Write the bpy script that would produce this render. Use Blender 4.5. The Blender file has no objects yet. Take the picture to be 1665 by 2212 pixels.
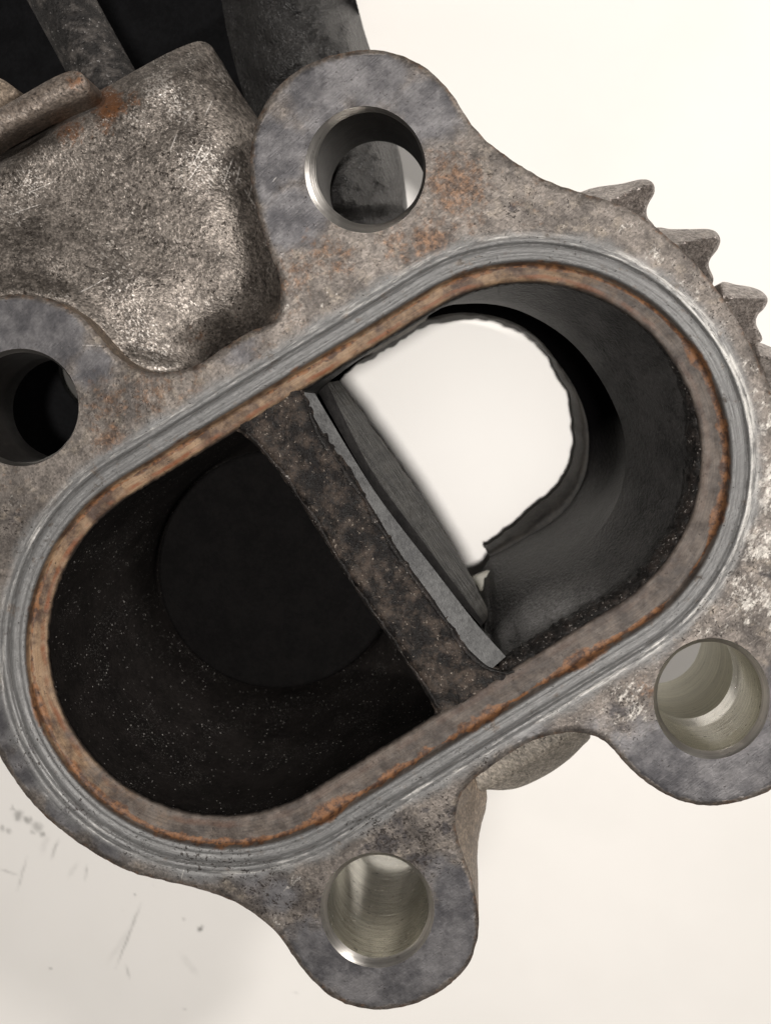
import bpy, bmesh, math, random
import numpy as np
from mathutils import Vector, Quaternion, Matrix, noise as mnoise
from mathutils.geometry import delaunay_2d_cdt

random.seed(7); np.random.seed(7)
scene = bpy.context.scene
MM = 0.001
# ------------------------------------------------------------------ camera
# Tracing units: a 1665 x 2212 grid over the photograph; F is the focal length in those units.
GW, GH, F = 1665.0, 2212.0, 2000.0
OX, OY = 168.0, 206.0            # where "straight down" vanishes, right of / above the picture centre
PXMM = 0.0416                    # millimetres per grid unit at the middle of the flange face
D0 = F * PXMM                    # mm from the lens to the flange
TABLE_Z = -41.5                  # mm, table below the flange face
q = Vector((OX, OY, -F)).normalized().rotation_difference(Vector((0, 0, -1)))
RM = np.array(q.to_matrix())
RIGHT, UP, FWD = RM[:, 0], RM[:, 1], -RM[:, 2]
CAM = -FWD * D0
cam_d = bpy.data.cameras.new('camera'); cam = bpy.data.objects.new('camera', cam_d)
scene.collection.objects.link(cam); scene.camera = cam
cam.location = Vector(CAM * MM); cam.rotation_mode = 'QUATERNION'; cam.rotation_quaternion = q
cam_d.sensor_fit = 'VERTICAL'; cam_d.sensor_height = 36.0; cam_d.lens = F / GH * 36.0
cam_d.clip_start = 0.002; cam_d.clip_end = 20.0
cam_d.dof.use_dof = True; cam_d.dof.focus_distance = D0 * MM; cam_d.dof.aperture_fstop = 55.0

# ------------------------------------------------------------------ world, lamps, exposure
world = bpy.data.worlds.new('World'); scene.world = world; world.use_nodes = True
bg = world.node_tree.nodes['Background']
bg.inputs['Color'].default_value = (1.0, 0.955, 0.90, 1); bg.inputs['Strength'].default_value = 0.08

def lamp(name, loc, target, size, power, col):
    d = bpy.data.lights.new(name, 'AREA'); d.shape = 'DISK'; d.size = size; d.energy = power; d.color = col
    o = bpy.data.objects.new(name, d); scene.collection.objects.link(o); o.location = loc
    o.rotation_euler = (Vector(target) - Vector(loc)).to_track_quat('-Z', 'Y').to_euler()
    return o
lamp('ceiling_lamp', (0.019, -0.002, 0.27), (0.006, 0.004, -0.02), 0.025, 0.90, (1.0, 0.958, 0.912))
lamp('side_lamp', (0.26, 0.21, 0.25), (0.01, 0.02, -0.02), 0.06, 0.90, (1.0, 0.958, 0.912))
lamp('left_fill', (-0.42, 0.04, 0.32), (-0.02, 0, -0.03), 0.08, 0.16, (1.0, 0.96, 0.91))  # added fill light from the left, no such lamp known
vs = scene.view_settings
vs.view_transform = 'Standard'; vs.look = 'None'; vs.exposure = 0.0; vs.gamma = 1.0; vs.use_curve_mapping = False
scene.render.engine = 'CYCLES'
scene.cycles.max_bounces = 5; scene.cycles.diffuse_bounces = 3; scene.cycles.glossy_bounces = 3

# ------------------------------------------------------------------ geometry helpers
def U(x, y, z):
    """grid position (x, y) seen on the horizontal plane z (mm) -> world mm, arrays welcome"""
    x = np.asarray(x, float); y = np.asarray(y, float); z = np.asarray(z, float) + 0 * x
    d = FWD[None] + RIGHT[None] * ((x.reshape(-1, 1) - GW / 2) / F) - UP[None] * ((y.reshape(-1, 1) - GH / 2) / F)
    t = (z.reshape(-1) - CAM[2]) / d[:, 2]
    return CAM[None] + d * t[:, None]

def catmull(pts, step=8.0, closed=True):
    P = np.array(pts, float); n = len(P); out = []
    rng = range(n) if closed else range(n - 1)
    for i in rng:
        if closed: p0, p1, p2, p3 = P[i - 1], P[i], P[(i + 1) % n], P[(i + 2) % n]
        else: p0, p1, p2, p3 = P[max(i - 1, 0)], P[i], P[i + 1], P[min(i + 2, n - 1)]
        k = max(1, int(np.linalg.norm(p2 - p1) / step))
        for j in range(k):
            t = j / k
            out.append(0.5 * ((2 * p1) + (-p0 + p2) * t + (2 * p0 - 5 * p1 + 4 * p2 - p3) * t * t + (-p0 + 3 * p1 - 3 * p2 + p3) * t ** 3))
    if not closed: out.append(P[-1])
    return np.array(out)

def inside(pts, poly):
    x, y = pts[:, 0], pts[:, 1]; r = np.zeros(len(pts), bool)
    x0, y0 = poly[:, 0], poly[:, 1]; x1, y1 = np.roll(x0, -1), np.roll(y0, -1)
    for a, b, c, d in zip(x0, y0, x1, y1):
        if b == d: continue
        m = ((b > y) != (d > y)); r ^= m & (x < (c - a) * (y - b) / (d - b) + a)
    return r

def dist_poly(pts, poly, closed=True):
    out = np.full(len(pts), 1e9)
    n = len(poly)
    for i in range(n if closed else n - 1):
        a = poly[i]; b = poly[(i + 1) % n]; ab = b - a; L = (ab ** 2).sum() + 1e-9
        t = np.clip(((pts - a) @ ab) / L, 0, 1)
        out = np.minimum(out, np.hypot(*(pts - a - t[:, None] * ab).T))
    return out

def nz(x, y, s, seed=0.0):
    return np.array([mnoise.noise((a * s, b * s, seed)) for a, b in zip(np.atleast_1d(x), np.atleast_1d(y))])

def link(name, verts_mm, faces, mat, parent=None, smooth=True, attrs=None):
    me = bpy.data.meshes.new(name)
    me.from_pydata([tuple(v) for v in (np.asarray(verts_mm) * MM)], [], [tuple(int(i) for i in f) for f in faces])
    me.update()
    bm = bmesh.new(); bm.from_mesh(me); bmesh.ops.recalc_face_normals(bm, faces=bm.faces); bm.to_mesh(me); bm.free()
    if smooth: me.polygons.foreach_set('use_smooth', [True] * len(me.polygons))
    for k, v in (attrs or {}).items():
        v = np.asarray(v, np.float32)
        if v.ndim == 1:
            a = me.attributes.new(k, 'FLOAT', 'POINT'); a.data.foreach_set('value', v)
        elif v.shape[1] == 3:
            a = me.attributes.new(k, 'FLOAT_VECTOR', 'POINT'); a.data.foreach_set('vector', v.ravel())
        else:
            a = me.attributes.new(k, 'FLOAT_COLOR', 'POINT'); a.data.foreach_set('color', v.ravel())
    me.materials.append(mat)
    o = bpy.data.objects.new(name, me); scene.collection.objects.link(o)
    if parent: o.parent = parent
    return o

def fill(outer, holes=(), spacing=9.0, gap=5.0):
    """triangulate a traced outline with holes, with scattered interior points; returns pts, tris, number of outline pts"""
    loops = [np.asarray(outer)] + [np.asarray(h) for h in holes]
    b = np.vstack(loops); lo, hi = loops[0].min(0), loops[0].max(0)
    gx, gy = np.meshgrid(np.arange(lo[0], hi[0], spacing), np.arange(lo[1], hi[1], spacing))
    g = np.column_stack([gx.ravel(), gy.ravel()]); g[:, 0] += spacing * 0.5 * (np.round(g[:, 1] / spacing).astype(int) % 2)
    g += (np.random.rand(*g.shape) - 0.5) * spacing * 0.35
    m = inside(g, loops[0])
    for h in loops[1:]: m &= ~inside(g, h)
    g = g[m]
    for l in loops: g = g[dist_poly(g, l) > gap]
    P = np.vstack([b, g]); E = []; k = 0
    for l in loops:
        n = len(l); E += [(k + i, k + (i + 1) % n) for i in range(n)]; k += n
    vo, eo, fo, ov, oe, of = delaunay_2d_cdt([Vector(p) for p in P], E, [], 0, 1e-5, True)
    VO = np.array([tuple(v) for v in vo]); T = np.array([f for f in fo])
    c = VO[T].mean(1); m = inside(c, loops[0])
    for h in loops[1:]: m &= ~inside(c, h)
    return VO, T[m], [len(l) for l in loops]

def relief(name, outline, zf, mat, parent, spacing=9.0, skirt=None, edge=0.0, smooth_outline=True, step=8.0, attrs=None, draft=0.0, smooth=True):
    """a cast lump: traced top face with heights zf(x, y) in mm, rounded edge, side walls down to z = skirt"""
    out = catmull(outline, step) if smooth_outline else np.asarray(outline, float)
    P, T, n = fill(out, spacing=spacing, gap=spacing * 0.55)
    z = zf(P[:, 0], P[:, 1])
    if edge: z = z - edge * (dist_poly(P, out) < 0.5)
    V = U(P[:, 0], P[:, 1], z); Fc = [tuple(t) for t in T]
    at = attrs(P) if attrs else {}
    if skirt is not None:
        k = len(V); N = len(out); zo = z[:N]
        A = U(P[:N, 0], P[:N, 1], zo); B = A.copy(); B[:, 2] = skirt
        if draft:
            c = A.mean(0); d = A - c; d[:, 2] = 0; B[:, :2] += (d / (np.linalg.norm(d, axis=1)[:, None] + 1e-6) * draft)[:, :2]
        V = np.vstack([V, A, B])
        Fc += [(k + i, k + (i + 1) % N, k + N + (i + 1) % N, k + N + i) for i in range(N)]
        Fc.append(tuple(k + N + i for i in range(N)))
        at = {q_: np.concatenate([v, v[:N], v[:N]]) for q_, v in at.items()}
    return link(name, V, Fc, mat, parent, smooth=smooth, attrs=at)

def loft(name, loops, mat, parent, cap=False, attrs=None, closed=True):
    N = len(loops[0]); V = np.vstack(loops); Fc = []
    for r in range(len(loops) - 1):
        for i in range(N if closed else N - 1):
            j = (i + 1) % N
            Fc.append((r * N + i, r * N + j, (r + 1) * N + j, (r + 1) * N + i))
    if cap: Fc.append(tuple((len(loops) - 1) * N + i for i in range(N)))
    return link(name, V, Fc, mat, parent, attrs=attrs)

def polar(loop, c, n=240):
    """re-sample a star-shaped closed trace at n equal angles round c"""
    P = np.array(loop, float) - np.array(c); a = np.arctan2(P[:, 1], P[:, 0]); r = np.hypot(P[:, 0], P[:, 1])
    o = np.argsort(a); a, r = a[o], r[o]
    A = np.linspace(-math.pi, math.pi, n, endpoint=False)
    rr = np.interp(A, np.r_[a[-1] - 2 * math.pi, a, a[0] + 2 * math.pi], np.r_[r[-1], r, r[0]])
    return np.column_stack([c[0] + rr * np.cos(A), c[1] + rr * np.sin(A)])

def dense(pts, step=6.0):
    P = np.array(pts, float); out = []
    for i in range(len(P)):
        a, b = P[i], P[(i + 1) % len(P)]; k = max(1, int(np.hypot(*(b - a)) / step))
        out += [a + (b - a) * j / k for j in range(k)]
    return np.array(out)

def smoothstep(a, b, x):
    t = np.clip((x - a) / (b - a), 0, 1); return t * t * (3 - 2 * t)

# ------------------------------------------------------------------ material helpers
class G:
    def __init__(s, name):
        s.m = bpy.data.materials.new(name); s.m.use_nodes = True; s.t = s.m.node_tree
        s.b = s.t.nodes['Principled BSDF']
        tc = s.t.nodes.new('ShaderNodeTexCoord'); mp = s.t.nodes.new('ShaderNodeVectorMath'); mp.operation = 'SCALE'
        mp.inputs['Scale'].default_value = 1000.0; s.t.links.new(tc.outputs['Object'], mp.inputs[0]); s.co = mp.outputs[0]
    def put(s, sock, v):
        if isinstance(v, bpy.types.NodeSocket): s.t.links.new(v, sock)
        elif isinstance(v, (tuple, list)):
            sock.default_value = tuple(v) + (1.0,) if len(v) == 3 and len(sock.default_value) == 4 else v
        else: sock.default_value = v
    def noise(s, scale, detail=3.0, rough=0.55, vec=None, dist=0.0, off=0.0):
        n = s.t.nodes.new('ShaderNodeTexNoise'); v = vec or s.co
        if off: v = s.vadd(v, (off, off * 0.7, off * 1.3))
        s.put(n.inputs['Vector'], v); n.inputs['Scale'].default_value = scale; n.inputs['Detail'].default_value = max(0.0, min(detail, math.log2(16.0 / scale)))
        n.inputs['Roughness'].default_value = rough; n.inputs['Distortion'].default_value = dist
        return n.outputs['Fac']
    def voro(s, scale, feature='F1', vec=None, out='Distance'):
        n = s.t.nodes.new('ShaderNodeTexVoronoi'); n.feature = feature; s.put(n.inputs['Vector'], vec or s.co)
        n.inputs['Scale'].default_value = scale; return n.outputs[out]
    def vadd(s, a, b):
        n = s.t.nodes.new('ShaderNodeVectorMath'); n.operation = 'ADD'; s.put(n.inputs[0], a); s.put(n.inputs[1], b); return n.outputs[0]
    def vmul(s, a, b):
        n = s.t.nodes.new('ShaderNodeVectorMath'); n.operation = 'MULTIPLY'; s.put(n.inputs[0], a); s.put(n.inputs[1], b); return n.outputs[0]
    def rot(s, ang, scale=(1, 1, 1), vec=None):
        r = s.t.nodes.new('ShaderNodeVectorRotate'); r.rotation_type = 'Z_AXIS'; s.put(r.inputs['Vector'], vec or s.co)
        r.inputs['Angle'].default_value = ang; return s.vmul(r.outputs[0], scale)
    def math(s, op, a, b=0.0, clamp=False):
        n = s.t.nodes.new('ShaderNodeMath'); n.operation = op; n.use_clamp = clamp; s.put(n.inputs[0], a); s.put(n.inputs[1], b); return n.outputs[0]
    def st(s, v, a, b, lo=0.0, hi=1.0):
        n = s.t.nodes.new('ShaderNodeMapRange'); n.interpolation_type = 'SMOOTHSTEP'; s.put(n.inputs['Value'], v)
        for k, x in zip(('From Min', 'From Max', 'To Min', 'To Max'), (a, b, lo, hi)): s.put(n.inputs[k], x)
        return n.outputs[0]
    def mix(s, f, a, b):
        n = s.t.nodes.new('ShaderNodeMix'); n.data_type = 'RGBA'; s.put(n.inputs[0], f); s.put(n.inputs[6], a); s.put(n.inputs[7], b); return n.outputs[2]
    def mulc(s, a, f):
        n = s.t.nodes.new('ShaderNodeMix'); n.data_type = 'RGBA'; n.blend_type = 'MULTIPLY'; n.inputs[0].default_value = 1.0
        s.put(n.inputs[6], a)
        c = s.t.nodes.new('ShaderNodeCombineColor'); [s.put(c.inputs[i], f) for i in range(3)]; s.put(n.inputs[7], c.outputs[0]); return n.outputs[2]
    def attr(s, name, out='Fac'):
        n = s.t.nodes.new('ShaderNodeAttribute'); n.attribute_name = name; return n.outputs[out]
    def sep(s, v, rgb=False):
        n = s.t.nodes.new('ShaderNodeSeparateColor' if rgb else 'ShaderNodeSeparateXYZ'); s.put(n.inputs[0], v); return n.outputs
    def comb(s, x, y, z=0.0):
        n = s.t.nodes.new('ShaderNodeCombineXYZ'); [s.put(n.inputs[i], v) for i, v in enumerate((x, y, z))]; return n.outputs[0]
    def bump(s, h, dist_mm, strength=1.0, nrm=None):
        n = s.t.nodes.new('ShaderNodeBump'); n.inputs['Distance'].default_value = dist_mm * MM; n.inputs['Strength'].default_value = strength
        s.put(n.inputs['Height'], h)
        if nrm: s.put(n.inputs['Normal'], nrm)
        return n.outputs[0]
    def seg(s, ax, ay, bx, by, z, w):
        """a fine scratch between two traced points"""
        if not hasattr(s, 'xy'): s.xy = s.sep(s.co)
        a, b = U([ax, bx], [ay, by], [z, z]); L = float(np.hypot(*(b - a)[:2])); dx, dy = float((b - a)[0]) / L, float((b - a)[1]) / L
        x = s.math('SUBTRACT', s.xy[0], float(a[0])); y = s.math('SUBTRACT', s.xy[1], float(a[1]))
        t = s.math('ADD', s.math('MULTIPLY', x, dx), s.math('MULTIPLY', y, dy))
        e = s.math('ABSOLUTE', s.math('SUBTRACT', s.math('MULTIPLY', x, dy), s.math('MULTIPLY', y, dx)))
        o = s.math('ABSOLUTE', s.math('SUBTRACT', t, L / 2))
        return s.math('MULTIPLY', s.st(e, w, w * 0.2), s.st(o, L / 2, L * 0.3))
    def segs(s, lst, z, w):
        f = None
        for q_ in lst:
            v = s.seg(*q_, z, w); f = v if f is None else s.math('MAXIMUM', f, v)
        return f
    def done(s, col, rough, metal=0.0, nrm=None, spec=None):
        s.put(s.b.inputs['Base Color'], col); s.put(s.b.inputs['Roughness'], rough); s.put(s.b.inputs['Metallic'], metal)
        if nrm: s.put(s.b.inputs['Normal'], nrm)
        if spec is not None: s.put(s.b.inputs['Specular IOR Level'], spec)
        return s.m

def mottle(g, c1, c2, s1=0.25, s2=2.2):
    """uneven oxide tone of a casting"""
    a = g.noise(s1, 5, 0.6); b = g.noise(s2, 5, 0.65, off=11)
    return g.mix(g.st(g.math('ADD', g.math('MULTIPLY', a, 0.55), g.math('MULTIPLY', b, 0.45)), 0.38, 0.62), c1, c2)

# ---- flange face: oxide, heat tint, rust, scuffed white metal, and the machined sealing ring (attribute 'ring' = distance / way round)
def flange_mat():
    g = G('flange_metal')
    rx, ry, _ = g.sep(g.attr('ring', 'Vector'))
    pc = g.attr('pig', 'Color'); rust, blue, white = g.sep(pc, True)[:3]; pit = g.attr('pig', 'Alpha')
    base = mottle(g, (0.068, 0.059, 0.053), (0.172, 0.150, 0.133), 0.16, 0.6)
    base = g.mix(g.st(g.noise(0.8, 4, 0.58, off=57), 0.52, 0.74, 0.0, 0.42), base, (0.27, 0.228, 0.182))
    base = g.mix(g.st(g.noise(0.6, 4, 0.6, off=58), 0.55, 0.72, 0.0, 0.5), base, (0.058, 0.049, 0.042))
    gr = g.sep(g.voro(5.0, out='Color'), True)[0]
    # heat tint on the ears
    bl = mottle(g, (0.056, 0.054, 0.058), (0.150, 0.144, 0.147), 0.18, 0.6)
    bf = g.st(g.math('ADD', blue, g.math('MULTIPLY', g.math('SUBTRACT', g.noise(0.6, 4, 0.6, off=5), 0.5), 0.7)), 0.18, 0.62)
    col = g.mix(bf, base, bl)
    # rust and brown stains
    rn = g.noise(1.1, 6, 0.68, off=21)
    rc = g.mix(g.st(g.noise(2.0, 4, 0.6, off=8), 0.4, 0.62), (0.058, 0.036, 0.025), (0.165, 0.094, 0.055))
    col = g.mix(g.math('MULTIPLY', g.st(g.math('ADD', rust, g.math('MULTIPLY', g.math('SUBTRACT', rn, 0.5), 1.5)), 0.26, 0.78), 0.85), col, rc)
    # scuffed bright metal
    wn = g.noise(1.6, 6, 0.72, vec=g.rot(0.5, (1.0, 0.55, 1)), off=31)
    wf = g.st(g.math('ADD', g.math('MULTIPLY', white, 0.62), g.math('MULTIPLY', g.math('SUBTRACT', wn, 0.5), 1.7)), 0.34, 0.66)
    col = g.mix(g.math('MULTIPLY', wf, 0.8), col, (0.44, 0.415, 0.38))
    # oily grime
    gm = g.st(g.math('ADD', g.math('MULTIPLY', pit, 0.5), g.math('MULTIPLY', g.math('SUBTRACT', g.noise(0.5, 5, 0.66, off=93), 0.5), 1.9)), 0.32, 0.60)
    col = g.mix(g.math('MULTIPLY', gm, 0.8), col, (0.036, 0.033, 0.036))
    # grain + pits
    col = g.mulc(col, g.math('ADD', 1.0, g.math('MULTIPLY', g.math('SUBTRACT', gr, 0.5), g.st(bf, 0.0, 1.0, 0.55, 0.18))))
    pv = g.voro(2.2, vec=g.vadd(g.co, g.comb(g.noise(3, 2, 0.5), g.noise(3, 2, 0.5, off=9), 0)))
    pgate = g.noise(0.55, 3, 0.6, off=41)
    pth = g.math('MULTIPLY', g.st(g.math('ADD', g.math('MULTIPLY', pit, 0.5), pgate), 0.5, 1.0), 0.30)
    pf = g.st(g.math('SUBTRACT', pth, pv), -0.03, 0.03)
    pf2 = g.st(g.math('ADD', g.noise(4.5, 3, 0.6, off=77), g.math('MULTIPLY', pit, 0.10)), 0.69, 0.74)
    pits = g.math('MAXIMUM', pf, pf2)
    # ------- zones of the sealing ring
    wob = g.math('MULTIPLY', g.math('SUBTRACT', g.noise(0.26, 4, 0.62, off=51), 0.5), 26.0)
    sd = g.math('ADD', rx, wob)
    streak = g.noise(1.0, 4, 0.7, vec=g.comb(g.math('MULTIPLY', rx, 0.34), g.math('MULTIPLY', ry, 0.009), 0))
    streak2 = g.noise(1.0, 3, 0.7, vec=g.comb(g.math('MULTIPLY', rx, 0.9), g.math('MULTIPLY', ry, 0.02), 5.0))
    floor_b = mottle(g, (0.036, 0.027, 0.022), (0.100, 0.080, 0.066), 0.3, 1.0)
    floor_o = mottle(g, (0.042, 0.021, 0.012), (0.215, 0.140, 0.082), 0.26, 0.8)
    ffl = g.mix(g.st(g.math('ADD', rust, g.math('SUBTRACT', g.noise(0.5, 4, 0.6, off=61), 0.5)), 0.35, 0.75), floor_b, floor_o)
    ffl = g.mulc(ffl, g.math('MULTIPLY', g.st(streak, 0.30, 0.70, 0.80, 1.20), g.st(streak2, 0.2, 0.8, 0.85, 1.15)))
    ff = g.math('SUBTRACT', 1.0, g.st(sd, 50.0, 66.0))
    ring_g = g.mix(streak, (0.098, 0.097, 0.096), (0.235, 0.233, 0.230))
    ring_g = g.mulc(ring_g, g.st(streak2, 0.2, 0.8, 0.82, 1.16))
    rf = g.math('MULTIPLY', g.st(rx, 56.0, 62.0), g.math('SUBTRACT', 1.0, g.st(g.math('ADD', rx, g.math('MULTIPLY', wob, 2.2)), 108.0, 142.0)))
    keep = g.st(g.noise(0.8, 5, 0.7, off=66), 0.30, 0.42)
    colr = g.mix(g.math('MULTIPLY', rf, keep), col, ring_g)
    # bright worn ridge outside the groove
    rdg = g.math('MULTIPLY', g.st(rx, 99.0, 105.0), g.math('SUBTRACT', 1.0, g.st(rx, 112.0, 124.0)))
    rdgn = g.st(g.math('ADD', g.noise(1.0, 4, 0.7, vec=g.comb(g.math('MULTIPLY', rx, 0.10), g.math('MULTIPLY', ry, 0.012), 9.0)), g.math('MULTIPLY', white, 0.22)), 0.50, 0.74)
    colr = g.mix(g.math('MULTIPLY', rdg, rdgn), colr, (0.50, 0.485, 0.46))
    # dark seam line of the groove
    ln = g.math('MULTIPLY', g.st(rx, 92.5, 95.0), g.math('SUBTRACT', 1.0, g.st(rx, 96.5, 99.0)))
    lnn = g.st(g.noise(0.35, 4, 0.6, off=71), 0.36, 0.55)
    colr = g.mix(g.math('MULTIPLY', g.math('MULTIPLY', ln, lnn), 0.75), colr, (0.045, 0.042, 0.04))
    colr = g.mix(ff, colr, ffl)
    # rust line at the foot of the step
    off = g.math('SUBTRACT', 49.0, g.math('MULTIPLY', rust, 4.0))
    rl = g.math('ABSOLUTE', g.math('SUBTRACT', g.math('ADD', rx, g.math('MULTIPLY', wob, 0.45)), off))
    wid = g.st(g.noise(0.22, 4, 0.65, off=81), 0.42, 0.70, 0.1, 14.0)
    wid = g.math('ADD', wid, g.math('MULTIPLY', g.math('SUBTRACT', 1.0, rust), g.st(g.noise(0.12, 3, 0.5, off=83), 0.42, 0.58, 0.0, 7.0)))
    rlf = g.math('SUBTRACT', 1.0, g.st(g.math('DIVIDE', rl, wid), 0.55, 1.15))
    rlc = g.mix(g.st(g.noise(1.4, 5, 0.65, off=85), 0.36, 0.64), (0.042, 0.018, 0.009), (0.185, 0.082, 0.032))
    colr = g.mix(g.math('MULTIPLY', rlf, 0.92), colr, rlc)
    # second thin rust line near the mouth on the rusty side
    rl2 = g.math('ABSOLUTE', g.math('SUBTRACT', g.math('ADD', rx, g.math('MULTIPLY', wob, 0.7)), 16.0))
    rlf2 = g.math('MULTIPLY', g.math('SUBTRACT', 1.0, g.st(rl2, 2.0, 9.0)), g.math('MULTIPLY', rust, g.st(g.noise(0.3, 3, 0.6, off=91), 0.38, 0.6)))
    colr = g.mix(rlf2, colr, (0.14, 0.046, 0.014))
    # burnt mouth edge
    ef = g.math('SUBTRACT', 1.0, g.st(g.math('ADD', rx, g.math('MULTIPLY', wob, 0.5)), 1.0, 8.0))
    colr = g.mix(g.math('MULTIPLY', ef, 0.8), colr, (0.035, 0.028, 0.024))
    scr_ = g.segs([(588, 395, 600, 378), (170, 745, 225, 748), (400, 1870, 390, 1905)], 0.0, 0.08)
    colr = g.mix(g.math('MULTIPLY', g.math('MULTIPLY', scr_, gr), 0.45), colr, (0.55, 0.52, 0.49))
    colr = g.mix(g.math('MULTIPLY', pits, 0.9), colr, (0.030, 0.024, 0.021))
    h = g.math('SUBTRACT', g.math('ADD', g.math('MULTIPLY', gr, 0.2), g.math('MULTIPLY', g.noise(1.8, 5, 0.7, off=4), 0.8)), g.math('MULTIPLY', pits, 0.6))
    h = g.math('ADD', h, g.math('MULTIPLY', g.math('MULTIPLY', streak2, rf), 0.5))
    sc = g.noise(1.0, 3, 0.75, vec=g.rot(0.9, (9.0, 0.6, 1)))
    h = g.math('ADD', g.math('MULTIPLY', h, g.st(bf, 0.0, 1.0, 1.0, 0.4)), g.math('MULTIPLY', sc, 0.30))
    colr = g.mulc(colr, g.st(sc, 0.3, 0.7, 0.90, 1.10))
    nr = g.bump(h, 0.10, 0.8)
    rg = g.math('ADD', 0.38, g.math('MULTIPLY', g.noise(1.2, 4, 0.6, off=13), 0.28))
    rg = g.math('ADD', rg, g.math('MULTIPLY', ff, 0.12))
    met = g.math('MULTIPLY', g.math('SUBTRACT', 1.0, ff), 0.62)
    return g.done(colr, rg, met, nr)

def cast_mat(name, c1, c2, pitting=1.0, metal=0.5, rough=0.36, scr=1.0, rustattr=False):
    g = G(name)
    col = mottle(g, c1, c2, 0.22, 1.7)
    s1 = g.noise(1.0, 4, 0.75, vec=g.rot(-0.55, (6.5, 0.9, 1))); s2 = g.noise(1.0, 4, 0.75, vec=g.rot(-1.15, (7.5, 1.2, 1)), off=7)
    cells = g.sep(g.voro(5.2, vec=g.rot(-0.9, (1.5, 0.8, 1)), out='Color'), True); gr = cells[0]
    fl = g.noise(2.6, 3, 0.7, off=2)
    col = g.mulc(col, g.st(gr, 0.0, 1.0, 0.72, 1.28))
    col = g.mulc(col, g.st(fl, 0.25, 0.75, 0.66, 1.34))
    if rustattr:
        r = g.attr('rust')
        sh = g.attr('painted_glint'); shf = g.st(g.math('ADD', g.math('MULTIPLY', sh, 0.55), g.math('MULTIPLY', g.math('SUBTRACT', g.math('ADD', g.math('MULTIPLY', s1, 0.5), g.math('ADD', g.math('MULTIPLY', cells[1], 0.7), g.math('MULTIPLY', fl, 0.8))), 1.0), 0.9)), 0.40, 0.55)
        col = g.mix(g.math('MULTIPLY', shf, 0.55), col, (0.55, 0.51, 0.47))  # highlights painted into the colour as paler flecks
        rf = g.st(g.math('ADD', r, g.math('SUBTRACT', g.noise(1.6, 5, 0.7, off=19), 0.5)), 0.45, 0.85)
        col = g.mix(rf, col, g.mix(g.noise(2.5, 4, 0.6), (0.09, 0.035, 0.014), (0.28, 0.13, 0.06)))
    if rustattr and pitting == 1.0:
        sg_ = g.segs([(405, 398, 458, 318), (418, 360, 440, 310), (480, 400, 500, 330), (505, 400, 512, 345), (528, 430, 540, 350), (520, 400, 545, 440), (398, 275, 420, 235), (370, 330, 385, 290), (560, 520, 566, 470), (60, 420, 120, 390), (20, 470, 95, 440), (180, 640, 250, 600), (440, 250, 452, 205)], -5.0, 0.085)
        col = g.mix(g.math('MULTIPLY', g.math('MULTIPLY', sg_, fl), 0.9), col, (0.66, 0.62, 0.58))
    br = g.st(g.math('MULTIPLY', g.math('MULTIPLY', s1, g.noise(0.35, 3, 0.6, off=15)), g.st(cells[2], 0.3, 0.9)), 0.27, 0.36)
    col = g.mix(g.math('MULTIPLY', br, 0.6 * scr), col, (0.56, 0.51, 0.46))
    pv = g.voro(2.0, vec=g.vadd(g.co, g.comb(g.noise(3, 2, 0.5), g.noise(3, 2, 0.5, off=9), 0)))
    pf = g.st(g.math('SUBTRACT', g.math('MULTIPLY', g.st(g.noise(0.4, 3, 0.6, off=41), 0.36, 0.64), 0.27), pv), -0.02, 0.03)
    pf = g.math('MAXIMUM', pf, g.st(g.noise(4.0, 3, 0.6, off=71), 0.68, 0.73))
    col = g.mix(g.math('MULTIPLY', pf, 0.85 * pitting), col, (0.028, 0.022, 0.018))
    h = g.math('ADD', g.math('ADD', g.math('MULTIPLY', s1, 0.22 * scr), g.math('MULTIPLY', s2, 0.22 * scr)), g.math('SUBTRACT', g.math('ADD', g.math('MULTIPLY', gr, 0.2), g.math('MULTIPLY', fl, 0.75)), g.math('MULTIPLY', pf, 0.8)))
    nr = g.bump(h, 0.14, 0.9)
    return g.done(col, g.math('ADD', rough, g.math('MULTIPLY', g.noise(2.0, 3, 0.6, off=6), 0.2)), metal, nr)

def soot_mat(name, c1, c2, spark=0.0, rough=0.75, spec=0.25, grain=0.1):
    g = G(name)
    col = mottle(g, c1, c2, 0.3, 2.0)
    gr = g.noise(4.0, 5, 0.7)
    if spark:
        pv = g.voro(2.3); gate = g.noise(0.2, 4, 0.65, off=31); rnd = g.sep(g.voro(2.3, out='Color'), True)[0]
        f = g.math('MULTIPLY', g.st(pv, 0.19, 0.08), g.math('MULTIPLY', g.st(gate, 0.36, 0.56), g.st(rnd, 0.40, 0.85)))
        pv2 = g.voro(4.8); f2 = g.math('MULTIPLY', g.st(pv2, 0.34, 0.12), g.math('MULTIPLY', g.st(gate, 0.45, 0.62), 0.14))
        col = g.mix(g.math('MULTIPLY', g.math('MAXIMUM', f, f2), spark), col, (0.55, 0.52, 0.49))
    nr = g.bump(gr, grain, 0.8)
    return g.done(col, rough, 0.0, nr, spec)

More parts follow.
